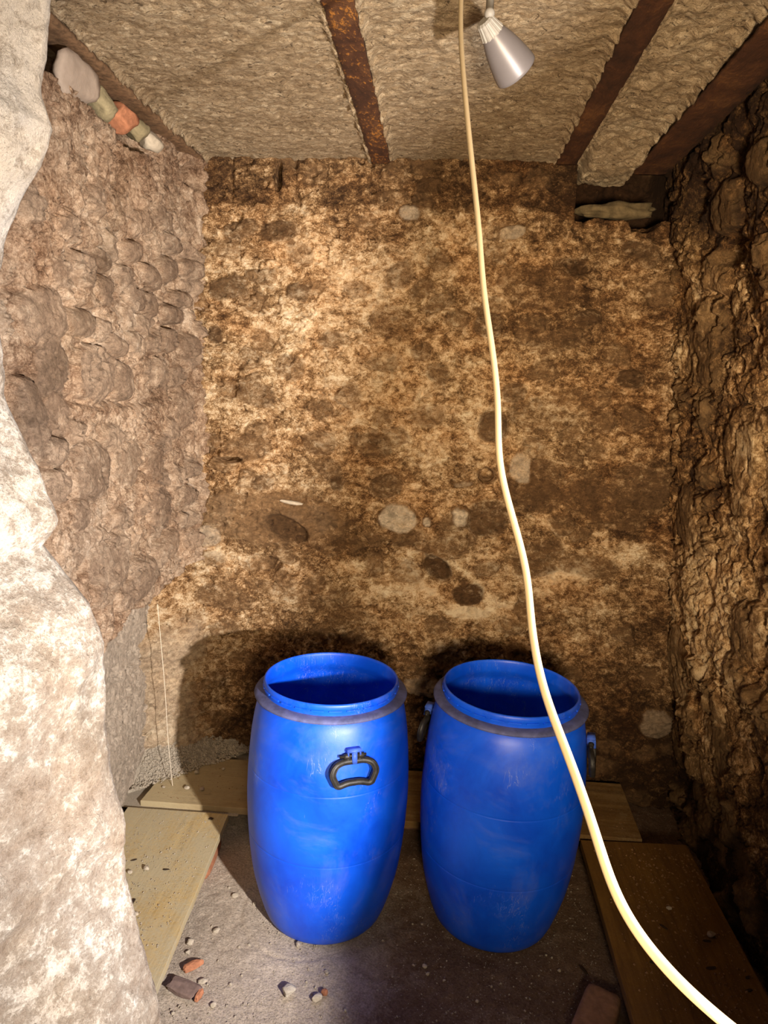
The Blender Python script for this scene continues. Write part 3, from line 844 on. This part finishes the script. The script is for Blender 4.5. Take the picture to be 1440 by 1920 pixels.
def board(x0, x1, y0, y1, z1, th, mat, label, skew=None, seed=0, name='wooden_board'):
    """a plank; skew = four (x, y) corners counter-clockwise from near left"""
    c = skew or [(x0, y0), (x1, y0), (x1, y1), (x0, y1)]
    nx, ny = 10, 24
    bm = bmesh.new()
    top, bot = {}, {}
    for i in range(nx + 1):
        for j in range(ny + 1):
            u, v = i / nx, j / ny
            p = (Vector(c[0]) * (1 - u) + Vector(c[1]) * u) * (1 - v) + (Vector(c[3]) * (1 - u) + Vector(c[2]) * u) * v
            n = mnoise.fractal(Vector((p.x * 3, p.y * 3, seed)), 1, 2, 3) * .0015
            e = 0
            if i in (0, nx) or j in (0, ny):
                e = mnoise.fractal(Vector((p.x * 25, p.y * 25, seed + 4)), 1, 2, 3) * .0012
            top[i, j] = bm.verts.new((p.x + e, p.y + e, z1 + n))
            bot[i, j] = bm.verts.new((p.x + e, p.y + e, z1 - th + n))
    for i in range(nx):
        for j in range(ny):
            bm.faces.new((top[i, j], top[i + 1, j], top[i + 1, j + 1], top[i, j + 1]))
            bm.faces.new((bot[i, j + 1], bot[i + 1, j + 1], bot[i + 1, j], bot[i, j]))
    for i in range(nx):
        bm.faces.new((bot[i, 0], bot[i + 1, 0], top[i + 1, 0], top[i, 0]))
        bm.faces.new((top[i, ny], top[i + 1, ny], bot[i + 1, ny], bot[i, ny]))
    for j in range(ny):
        bm.faces.new((top[0, j], top[0, j + 1], bot[0, j + 1], bot[0, j]))
        bm.faces.new((bot[nx, j], bot[nx, j + 1], top[nx, j + 1], top[nx, j]))
    o = from_bm(name, bm, mat, smooth=False)
    bv = o.modifiers.new('bevel', 'BEVEL'); bv.width = .0015; bv.segments = 2; bv.limit_method = 'ANGLE'
    return tag(o, label, 'board')


board(-.97, -.66, 1.05, 2.27, .12, .026, WOOD_LEFT, 'dusty yellow board lying front to back along the left wall',
      skew=[(-1.01, 1.05), (-.630, 1.05), (-.693, 2.270), (-1.065, 2.262)])
board(0, 0, 0, 0, .122, .026, WOOD_BACK, 'long yellow board lying along the foot of the back wall behind the barrels',
      skew=[(-1.036, 2.305), (.788, 2.325), (.80, 2.685), (-1.02, 2.63)], seed=3)
board(0, 0, 0, 0, .12, .028, WOOD_RIGHT, 'wide dirty brown board lying front to back along the right wall',
      skew=[(.556, 1.10), (.940, 1.10), (.937, 2.316), (.567, 2.296)], seed=5)


def brick(loc, size, rz, mat, label, seed=0, group=None, tilt=(0, 0), name='brick'):
    bm = bmesh.new()
    bmesh.ops.create_cube(bm, size=1.0)
    bmesh.ops.subdivide_edges(bm, edges=bm.edges, cuts=7, use_grid_fill=True)
    for v in bm.verts:
        q = v.co * 2
        # round corners
        r = Vector((math.copysign(abs(q.x) ** 1.0, q.x), q.y, q.z))
        ln = (abs(q.x) ** 8 + abs(q.y) ** 8 + abs(q.z) ** 8) ** (1 / 8)
        r = q / max(ln, 1e-6) * max(abs(q.x), abs(q.y), abs(q.z))
        n = 1 + .035 * mnoise.fractal(q * 1.3 + Vector((seed, 0, 0)), 1, 2, 4)
        v.co = Vector((r.x * size[0] / 2 * n, r.y * size[1] / 2 * n, (r.z + 1) * size[2] / 2))
    o = from_bm(name, bm, mat, loc=loc, rot=(tilt[0], tilt[1], rz))
    return tag(o, label, 'brick', group)


brick((-.765, 2.16, -.002), (.12, .20, .094), .05, TERRA, 'terracotta brick propping up the far corner of the left board')
brick((.66, 2.20, -.002), (.12, .22, .092), .0, TERRA_DIRTY, 'dark brick in the shade under the far end of the right board')
brick((.0, 2.50, -.002), (.22, .12, .096), .0, TERRA_DIRTY, 'dark brick in the shade under the middle of the back board')
brick((.490, 1.645, -.002), (.098, .20, .060), -.46, TERRA_DIRTY, 'loose brown brick on the floor in the bottom right, beside the right board', seed=4)

# ------------------------------------------------------------------ barrels
H = .78


def lathe(profile, seg=96, closed=False):
    bm = bmesh.new()
    rings = []
    for r, z in profile:
        if r < 1e-5:
            rings.append([bm.verts.new((0, 0, z))] * seg)
        else:
            rings.append([bm.verts.new((r * math.cos(2 * math.pi * k / seg), r * math.sin(2 * math.pi * k / seg), z)) for k in range(seg)])
    for a, b in zip(rings[:-1], rings[1:]):
        for k in range(seg):
            vs = [a[k], a[(k + 1) % seg], b[(k + 1) % seg], b[k]]
            u = []
            for v in vs:
                if v not in u: u.append(v)
            if len(u) > 2: bm.faces.new(u)
    return bm


def make_barrel(loc, tilt, handle_angles, label, seam_z, low_z):
    root = empty('plastic_barrel', loc, (tilt[0], tilt[1], 0))
    tag(root, label, 'barrel', 'blue plastic barrels')
    # body: outside from the base up, over the lip, down the inside
    outer = [(.172, .0), (.182, .003), (.189, .012), (.200, .04), (.215, .09), (.2285, .145), (.2362, .19), (.2435, .25),
             (.2490, .32), (.2520, .39), (.2525, .43), (.2505, .50), (.2465, .56), (.2410, .62), (.2335, .67), (.2270, .70), (.2190, .720)]
    rz = lambda z: float(np.interp(z, [p[1] for p in outer], [p[0] for p in outer]))
    for sz in (low_z, seam_z):        # moulding seams: a thin groove all round
        outer = [p for p in outer if abs(p[1] - sz) > .012]
        outer += [(rz(sz - .004), sz - .004), (rz(sz - .0018), sz - .0018), (rz(sz) - .0011, sz), (rz(sz + .0018) - .0003, sz + .0018), (rz(sz + .005), sz + .005)]
        outer.sort(key=lambda p: p[1])
    out = [(0, .004), (.15, .004)] + outer + [(.2105, .731),
           (.2055, .736), (.2045, .742), (.2045, .760), (.2060, .763), (.2070, .768), (.2065, .775), (.205, .7795), (.202, .781), (.1995, .779), (.1985, .772), (.1985, .745),
           (.2035, .733), (.214, .72), (.226, .70), (.238, .62), (.246, .50), (.2485, .40), (.241, .25), (.218, .12), (.19, .04), (.18, .012), (0, .012)]
    body = from_bm('barrel_body', lathe(out, 128), BLUE, root)
    # wide flange below the neck that the clamp ring sits on
    fl = [(.2035, .7475), (.2245, .746), (.2320, .743), (.2345, .739), (.2335, .735), (.2280, .733), (.2120, .734), (.2035, .736)]
    fo = from_bm('flange', lathe(fl, 128), COLLAR, root)
    # embossed segments round the neck
    bm = bmesh.new()
    nseg = 26
    for s in range(nseg):
        a0 = 2 * math.pi * s / nseg; a1 = a0 + 2 * math.pi / nseg * .72
        vs = []
        for q in range(7):
            a = a0 + (a1 - a0) * q / 6
            vs.append([bm.verts.new((r * math.cos(a), r * math.sin(a), z)) for r, z in ((.2040, .7645), (.2090, .7640), (.2090, .7600), (.2040, .7592))])
        for p, n in zip(vs[:-1], vs[1:]):
            for i in range(3):
                bm.faces.new((p[i], n[i], n[i + 1], p[i + 1]))
        bm.faces.new(vs[0]); bm.faces.new(vs[-1][::-1])
    bmesh.ops.recalc_face_normals(bm, faces=bm.faces)
    neck = from_bm('neck_ribs', bm, BLUE, root, smooth=False)
    for ang in handle_angles:
        make_handle(root, ang)
    return root


def tube_path(bm, pts, radii, closed=True, seg=10, normal=Vector((0, 0, 1)), flat=1.0):
    n = len(pts); rings = []
    for i, p in enumerate(pts):
        a = pts[(i - 1) % n] if closed or i > 0 else pts[i]
        b = pts[(i + 1) % n] if closed or i < n - 1 else pts[i]
        t = (Vector(b) - Vector(a)).normalized()
        s = t.cross(normal).normalized(); u = s.cross(t).normalized()
        r = radii[i] if isinstance(radii, (list, tuple)) else radii
        rings.append([bm.verts.new(Vector(p) + s * math.cos(2 * math.pi * k / seg) * r + u * math.sin(2 * math.pi * k / seg) * r * flat) for k in range(seg)])
    rng = range(n) if closed else range(n - 1)
    for i in rng:
        a, b = rings[i], rings[(i + 1) % n]
        for k in range(seg):
            bm.faces.new((a[k], a[(k + 1) % seg], b[(k + 1) % seg], b[k]))
    if not closed:
        bm.faces.new(rings[0]); bm.faces.new(rings[-1][::-1])
    return bm


def rounded_loop(corners, r=.008, n=5):
    out = []
    m = len(corners)
    for i in range(m):
        p0, p1, p2 = Vector(corners[i - 1]), Vector(corners[i]), Vector(corners[(i + 1) % m])
        a = p1 + (p0 - p1).normalized() * min(r, (p0 - p1).length * .45); b = p1 + (p2 - p1).normalized() * min(r, (p2 - p1).length * .45)
        for k in range(n + 1):
            t = k / n
            out.append(a.lerp(p1, t).lerp(p1.lerp(b, t), t))
    return out


def make_handle(root, ang):
    # local frame: x tangential, z up, y outward (pivoted at the bracket)
    R = Matrix.Rotation(ang, 4, 'Z')
    base = R @ Matrix.Translation((0, -.2425, .634)) @ Matrix.Rotation(math.radians(-7), 4, 'X') @ Matrix.Scale(1.2, 4)
    # drop handle, hanging from the hinge (local -y is outward)
    corners = [(-.026, -.006, -.001), (.026, -.006, -.001), (.045, -.010, -.007), (.0545, -.011, -.026), (.041, -.010, -.057), (.016, -.010, -.050), (-.016, -.010, -.050), (-.041, -.010, -.057), (-.0545, -.011, -.026), (-.045, -.010, -.007)]
    bm = bmesh.new()
    loop = rounded_loop(corners, .009, 5)
    tube_path(bm, [Vector(p) for p in loop], .0080, True, 12, Vector((0, 1, 0)), 1.0)
    # raised ridge of the grip, inner and outer
    for sc_, rr in ((1.10, .0022), (.88, .0020)):
        cz = -.029
        l2 = [Vector((p.x * sc_, p.y - .0045, (p.z - cz) * (sc_ if sc_ < 1 else 1.12) + cz)) for p in loop]
        tube_path(bm, l2, rr, True, 8, Vector((0, 1, 0)))
    # hinge knuckles
    for sx in (-1, 1):
        tube_path(bm, [Vector((sx * .010, -.008, .012)), Vector((sx * .016, -.008, .012)), Vector((sx * .020, -.008, .012)), Vector((sx * .024, -.008, .012))],
                  [.0075, .0075, .006, .006], False, 12, Vector((0, 1, 0)))
        tube_path(bm, [Vector((sx * .012, -.008, .012)), Vector((sx * .014, -.007, .004)), Vector((sx * .016, -.007, -.002))], [.005, .005, .006], False, 8, Vector((0, 1, 0)))
    tube_path(bm, [Vector((-.034, -.008, .012)), Vector((.030, -.008, .012))], .0035, False, 10, Vector((0, 1, 0)))
    bmesh.ops.transform(bm, matrix=base, verts=bm.verts)
    bmesh.ops.recalc_face_normals(bm, faces=bm.faces)
    h = from_bm('handle', bm, BLACKP, root)
    h['label'] = 'black drop handle'
    # moulded bracket: a T plate with a shelf on top
    bm = bmesh.new()

    def bx(x0, x1, y0, y1, z0, z1):
        vs = bmesh.ops.create_cube(bm, size=1.0)['verts']
        bmesh.ops.scale(bm, vec=(x1 - x0, y1 - y0, z1 - z0), verts=vs)
        bmesh.ops.translate(bm, vec=((x0 + x1) / 2, (y0 + y1) / 2, (z0 + z1) / 2), verts=vs)
    bx(-.017, .017, -.018, .002, .022, .029)
    bx(-.0055, .0055, -.019, .001, -.004, .026)
    bx(-.016, -.013, -.016, .002, .012, .026)
    bx(.013, .016, -.016, .002, .012, .026)
    bmesh.ops.bevel(bm, geom=bm.edges[:], offset=.0012, segments=2, affect='EDGES')
    bmesh.ops.transform(bm, matrix=base, verts=bm.verts)
    b = from_bm('handle_bracket', bm, BRACKET, h)
    # faint round boss moulded around the bracket
    return h


make_barrel((-.297, 2.022, .0), (-.012, .003), (math.radians(24), math.radians(204)),
            'blue open plastic barrel on the left, black handle facing front', .525, .305)
make_barrel((.243, 2.064, .0), (.012, .016), (math.radians(77), math.radians(257)),
            'blue open plastic barrel on the right, partly behind the cable', .49, .262)

# ------------------------------------------------------------------ ceiling spotlight
fix = empty('ceiling_spotlight', (.052, 1.52, 2.478))
tag(fix, 'grey conical spotlight on a thin stem hanging from the ceiling, right of the cable', 'lamp')


def to_local(bm):
    bmesh.ops.translate(bm, vec=(-.052, -1.52, -2.478), verts=bm.verts)


def frustum_chain(pts, radii, seg=40):
    bm = bmesh.new()
    tube_path(bm, [Vector(p) for p in pts], radii, False, seg, Vector((0, 1, 0)))
    return bm


bm = frustum_chain([(.052, 1.52, 2.482), (.052, 1.52, 2.462)], [.035, .033]); to_local(bm)
from_bm('ceiling_rose', bm, SHADE, fix)
bm = frustum_chain([(.052, 1.52, 2.47), (.052, 1.50, 2.372)], [.0075, .0075], 20); to_local(bm)
from_bm('stem', bm, SOCKET, fix)
KN = Vector((.051, 1.50, 2.368))
HEAD = Vector((.040, 1.500, 2.366))
AX = (Vector((.114, 1.570, 2.302)) - HEAD).normalized()
KN = Vector((.052, 1.500, 2.374))
bm = bmesh.new()
bmesh.ops.create_uvsphere(bm, u_segments=20, v_segments=12, radius=.010)
bmesh.ops.translate(bm, vec=KN, verts=bm.verts); to_local(bm)
kn = from_bm('knuckle', bm, SOCKET, fix)


def lathe_axis(profile, origin, axis, seg=64, ribs=0, amp=0):
    bm = bmesh.new()
    q = axis.to_track_quat('Z', 'Y').to_matrix()
    rings = []
    for r, d in profile:
        ring = []
        for k in range(seg):
            a = 2 * math.pi * k / seg
            rr = r * (1 + (amp * (1 if math.cos(a * ribs) > 0 else -1) if ribs else 0))
            ring.append(bm.verts.new(origin + q @ Vector((rr * math.cos(a), rr * math.sin(a), d))))
        rings.append(ring)
    for a, b in zip(rings[:-1], rings[1:]):
        for k in range(seg):
            bm.faces.new((a[k], a[(k + 1) % seg], b[(k + 1) % seg], b[k]))
    return bm, rings


def cone_head(org, axis, parent, k=1.0):
    P0 = org
    bm, r = lathe_axis([(.0001, .004), (.013, .004), (.017, .008), (.0175, .012), (.0225, .031), (.0235, .033), (.0225, .0345), (.0001, .0345)], P0, axis, 96, 14, .03)
    to_local(bm); from_bm('socket_cap', bm, SOCKET, parent, smooth=False)
    prof = [(.0225, .033), (.0265, .043), (.0315, .058), (.0365, .078), (.0405, .098), (.0430, .115), (.0430, .120), (.0420, .121), (.0415, .118), (.0390, .098), (.0300, .058), (.0200, .035), (.0001, .035)]
    bm, r = lathe_axis(prof, P0, axis, 64)
    to_local(bm); from_bm('lamp_shade', bm, SHADE, parent)


cone_head(HEAD, AX, fix)
# ------------------------------------------------------------------ cable
pts = [(-.010, 1.40, 2.482), (-0.006, 1.374, 2.402), (-0.003, 1.339, 2.319), (-0.002, 1.305, 2.254), (0.009, 1.25, 2.151), (0.026, 1.175, 2.016), (0.043, 1.102, 1.892),
       (0.049, 1.05, 1.809), (0.066, 0.993, 1.718), (0.075, 0.948, 1.647), (0.074, 0.903, 1.581), (0.089, 0.864, 1.526), (0.11, 0.805, 1.462),
       (0.109, 0.75, 1.416), (0.116, 0.686, 1.37), (0.133, 0.63, 1.337), (0.148, 0.566, 1.303), (0.156, 0.533, 1.277), (0.168, 0.504, 1.258),
       (0.193, 0.474, 1.241), (0.223, 0.448, 1.23), (0.27, 0.446, 1.198), (.34, .44, 1.16), (.45, .43, 1.12)]
cu = bpy.data.curves.new('hanging_cable', 'CURVE')
cu.dimensions = '3D'; cu.bevel_depth = .0043; cu.bevel_resolution = 6; cu.resolution_u = 8
sp = cu.splines.new('NURBS'); sp.points.add(len(pts) - 1)
for p, c in zip(sp.points, pts): p.co = (*c, 1)
sp.order_u = 4; sp.use_endpoint_u = True
cable = bpy.data.objects.new('hanging_cable', cu); COL.objects.link(cable); cu.materials.append(CABLE)
tag(cable, 'long cream electric cable hanging from the ceiling across the picture to the lower right', 'cable')

def to_mesh_object(o, name):
    dg = bpy.context.evaluated_depsgraph_get()
    me = bpy.data.meshes.new_from_object(o.evaluated_get(dg))
    n = bpy.data.objects.new(name, me); COL.objects.link(n)
    me.shade_smooth()
    for k in list(o.keys()):
        if k in ('label', 'category', 'group', 'kind'): n[k] = o[k]
    bpy.data.objects.remove(o)
    n.name = name
    return n


to_mesh_object(cable, 'hanging_cable')
# thin cobweb thread on the left
cu = bpy.data.curves.new('cobweb_thread', 'CURVE')
cu.dimensions = '3D'; cu.bevel_depth = .0011; cu.bevel_resolution = 2
sp = cu.splines.new('NURBS')
wp = [(-1.005, 2.42, .845), (-.995, 2.42, .70), (-.985, 2.43, .50), (-.98, 2.43, .33), (-.965, 2.42, .19), (-.955, 2.41, .125)]
sp.points.add(len(wp) - 1)
for p, c in zip(sp.points, wp): p.co = (*c, 1)
sp.order_u = 3; sp.use_endpoint_u = True
web = bpy.data.objects.new('cobweb_thread', cu); COL.objects.link(web); cu.materials.append(WEB)
tag(web, 'thin pale cobweb thread hanging down to the corner of the back board', 'cobweb')
to_mesh_object(web, 'cobweb_thread')

# ------------------------------------------------------------------ debris on the floor
rock('brick_shard', (-.626, 1.715, .002), (.030, .011, .011), TERRA, 'small orange brick shard on the floor near the left board', 'brick fragment', rz=.75, seed=31, boxy=.6, cuts=4)
tile = rock('tile_fragment', (-.620, 1.632, .002), (.050, .020, .012), DARK_TILE, 'grey-brown tile fragment with an orange end on the floor, bottom left', 'tile fragment', rz=-.32, seed=32, boxy=.85, cuts=3)
eb = rock_mesh(33, .006, .016, .010, boxy=.8, cuts=2)
for v in eb.verts: v.co += Vector((.046, 0, .001))
tend = from_bm('broken_end', eb, TERRA, tile, smooth=False); tend['label'] = 'orange broken end'
rock('stone_chip', (-.583, 1.668, .003), (.014, .010, .006), CREAM_STONE, 'pointed white chip between the orange shard and the tile fragment', 'stone chip', rz=.5, seed=34, cuts=8, sub=2)
rock('floor_stone', (-.338, 1.66, .001), (.022, .019, .014), GREY_STONE, 'pale grey stone casting a dark shadow, front centre of the floor', seed=35, rz=.4)
rock('floor_stone', (-.258, 1.652, .001), (.017, .012, .009), CREAM_STONE, 'cream chip touching an orange crumb on the front floor', seed=36, rz=.5)
rock('brick_shard', (-.238, 1.668, .001), (.011, .010, .011), TERRA, 'orange crumb touching the cream chip on the front floor', 'brick fragment', seed=37)
peb = [((-.592, 2.008), .016, 'pale pebble on the floor just right of the terracotta brick'), ((-.603, 1.853), .017, 'pale pebble on the floor beside the middle of the left board edge'),
       ((-.52, 1.985), .011, 'small pale pebble left of the base of the left barrel'), ((-.665, 1.80), .018, 'flat cream pebble against the left board edge'),
       ((-.66, 1.765), .012, 'small cream pebble just in front of the flat one by the left board'), ((-.345, 1.835), .014, 'cream pebble touching the base of the left barrel'),
       ((-.49, 1.815), .009, 'tiny white pebble on the open floor in front of the left barrel'), ((-.53, 1.60), .012, 'grey pebble on the floor near the bottom edge, left of centre'),
       ((-.245, 1.745), .009, 'tiny pinkish pebble on the front floor, left of centre'), ((.035, 1.80), .011, 'pale pebble on the floor between the two barrels, in front'),
       ((.045, 1.775), .009, 'smaller pale pebble just in front of the one between the barrels')]
for k, ((x, y), s, lb) in enumerate(peb):
    rock('pebble', (x, y, .0), (s * .8, s * .65, s * .5), CREAM_STONE if k % 2 else PALE_STONE, lb, 'pebble', 'pebbles on the floor', rz=k, seed=40 + k, sub=2)

proto = None
rr = random.Random(5)
for k in range(70):
    for _ in range(20):
        x = rr.uniform(-.64, .5); y = rr.uniform(1.5, 2.2)
        if math.hypot(x + .297, y - 2.02) > .225 and math.hypot(x - .243, y - 2.064) > .225 and not (.44 < x < .6 and y > 1.6): break
    if proto is None:
        proto = rock('pebble', (x, y, 0), (.004, .0035, .003), PALE_STONE, 'tiny pale pebble scattered on the dusty floor', 'pebble', 'tiny pebbles scattered on the floor', seed=70, sub=1)
        continue
    o = proto.copy(); COL.objects.link(o)
    o.location = (x, y, 0.0); o.rotation_euler = (0, 0, rr.uniform(0, 6)); s = rr.choice((.7, .9, 1.1, 1.5)); o.scale = (s, s, s)


def bark(loc, L, w, rz, label, z=.1205, seed=0, cat='bark chip', group=None, name='bark_chip', mat=None):
    bm = rock_mesh(seed, L, w, w * .35, cuts=5, sub=2, rough=.3, boxy=.3)
    o = from_bm(name, bm, mat or BARK, loc=(loc[0], loc[1], z), rot=(0, 0, rz), smooth=False)
    return tag(o, label, cat, group)


bark((-.745, 2.232), .010, .007, .8, 'oval dark chip near the far right corner of the left board', seed=81)
bark((-.845, 1.80), .018, .007, 1.3, 'dark bark chip in the middle of the left board', seed=82)
bark((-.80, 1.955), .012, .004, .1, 'thin brown sliver on the left board right of its pale pebble', seed=83)
bark((-.92, 1.985), .010, .003, .6, 'thin dark twig bit on the left board above the pebbles', seed=84)
bark((-.93, 1.90), .008, .005, .2, 'small dark crumb close to the stone jamb on the left board', seed=85)
bark((-.905, 1.885), .010, .003, -.8, 'thin dark sliver beside the dark crumb on the left board', seed=86)
rock('pebble', (-.86, 1.945, .1205), (.012, .009, .008), CREAM_STONE, 'largest pale pebble on the left board', 'pebble', seed=87, sub=2)
rock('pebble', (-.905, 1.925, .1205), (.009, .008, .006), PALE_STONE, 'second pale pebble on the left board, left of the largest', 'pebble', seed=88, sub=2)
rock('pebble', (-.81, 1.755, .1205), (.008, .007, .006), CREAM_STONE, 'pale pebble on the nearer half of the left board', 'pebble', seed=89, sub=2)
rb = [((.735, 1.905), .014, -.9, 'dark leaf scrap on the right board just right of the cable'), ((.845, 1.865), .012, .0, 'short dark twig beside the pale lump on the right board'),
      ((.665, 1.765), .012, .1, 'dark twig scrap on the right board left of the cable'), ((.82, 1.765), .016, .2, 'longest dark twig scrap on the right board'),
      ((.895, 1.70), .012, .3, 'dark scrap near the front right of the right board'), ((.91, 1.745), .009, .3, 'dark scrap close to the outer edge of the right board')]
for k, ((x, y), L, rz, lb) in enumerate(rb):
    bark((x, y), L, .005, rz, lb, seed=90 + k)
rock('pebble', (.865, 1.885, .1205), (.014, .011, .009), PINK_STONE, 'pale dusty lump on the right board', 'pebble', seed=97, sub=2)
rock('pebble', (.775, 1.985, .1205), (.010, .006, .005), CREAM_STONE, 'pale flat chip on the right board right of the cable', 'pebble', seed=98, sub=2)
bark((.50, 1.845), .022, .006, -1.1, 'dark stick on the floor behind the loose brown brick', z=.003, seed=99, cat='stick', name='stick')
for k, (x, y, s, lb) in enumerate([(-.895, 2.40, .012, 'pale pebble on the back board just inside the shadow edge'), (-.835, 2.40, .011, 'pinkish pebble on the back board to the right of the pale one'),
                                   (-.895, 2.51, .012, 'round pebble on the back board behind the others'), (-.985, 2.395, .007, 'tiny pebble on the left tip of the back board'),
                                   (-.80, 2.555, .008, 'small pebble near the rear edge of the back board')]):
    rock('pebble', (x, y, .1225), (s, s * .8, s * .6), PALE_STONE if k != 1 else PINK_STONE, lb, 'pebble', 'pebbles on the back board', seed=110 + k, sub=2, rz=k)


def grit(name, fn, n, smin, smax, mat, label, cat='grit', seed=0):
    r = random.Random(seed)
    vs, fs = [], []
    for _ in range(n):
        x, y, z = fn(r)
        s = smin * (smax / smin) ** (r.random() ** 2.2)
        b = len(vs)
        rot = r.uniform(0, 6.28); c, sn = math.cos(rot), math.sin(rot)
        for (a, bb, cc) in ((1, 0, 0), (-1, 0, 0), (0, .8, 0), (0, -.8, 0), (0.1, 0.1, .8), (0, 0, -.5)):
            a *= r.uniform(.7, 1.2); bb *= r.uniform(.7, 1.2); cc *= r.uniform(.7, 1.1)
            vs.append((x + (a * c - bb * sn) * s, y + (a * sn + bb * c) * s, z + cc * s))
        for f in ((0, 2, 4), (2, 1, 4), (1, 3, 4), (3, 0, 4), (2, 0, 5), (1, 2, 5), (3, 1, 5), (0, 3, 5)):
            fs.append(tuple(b + i for i in f))
    me = bpy.data.meshes.new(name)
    me.from_pydata(vs, [], fs); me.update()
    o = link(name, me, mat, smooth=False)
    return tag(o, label, cat, kind='stuff')


def on_left(r):
    return r.uniform(-1.0, -.70), r.uniform(1.3, 2.25), .1212


def on_right(r):
    v = r.uniform(1.15, 2.28)
    return .60 + .33 * r.random() ** .7, v, .1215


grit('board_grit', on_left, 1300, .0009, .0042, GRIT, 'fine pale grit scattered over the left board', seed=3)
grit('board_grit', on_right, 2300, .0011, .0062, GRIT_DARK, 'brown dirt and grit scattered over the right board', seed=4)
grit('floor_grit', lambda r: (r.uniform(-.72, .55), r.uniform(1.3, 2.3), .001), 6000, .0009, .0045, GRIT, 'fine grit scattered over the floor around the barrels', seed=6)


def on_back(r):
    x = r.uniform(-1.0, .75); return x, r.uniform(2.33, 2.66), .1235


grit('board_grit', on_back, 900, .0010, .0040, GRIT_DARK, 'brown grit scattered along the back board', seed=8)

# heap of grit sliding down the left back corner onto the board
xs = np.arange(-1.14, -.66, .006); ys = np.arange(2.29, 2.80, .006)
U, V = np.meshgrid(xs, ys, indexing='ij')
slope = np.clip(1 - ((U + 1.14) / .42) ** 1.0 - ((2.78 - V) / .42), -1, 1)
hz = .118 + .22 * np.clip(slope, -.3, 1) + fbm(U, V, 20, 4, .65, 801) * .008
lim = sstep(0, .04, slope)
hz = np.where(slope > 0, hz, .100)
o = grid_mesh('rubble_heap', np.stack([U, V, hz], -1), dict(crust=.5), GRIT, flip=False)
tag(o, 'heap of fine grey rubble spilling over the left end of the back board', 'rubble', kind='stuff')


def in_heap(r):
    while True:
        x = r.uniform(-1.10, -.68); y = r.uniform(2.36, 2.76)
        s = 1 - ((x + 1.14) / .42) - ((2.78 - y) / .42)
        if s > -.18 * r.random(): return x, y, .1255 + .22 * max(s, 0)


grit('heap_gravel', in_heap, 7000, .0022, .0105, GRIT, 'loose gravel on the rubble heap in the left back corner', seed=9)
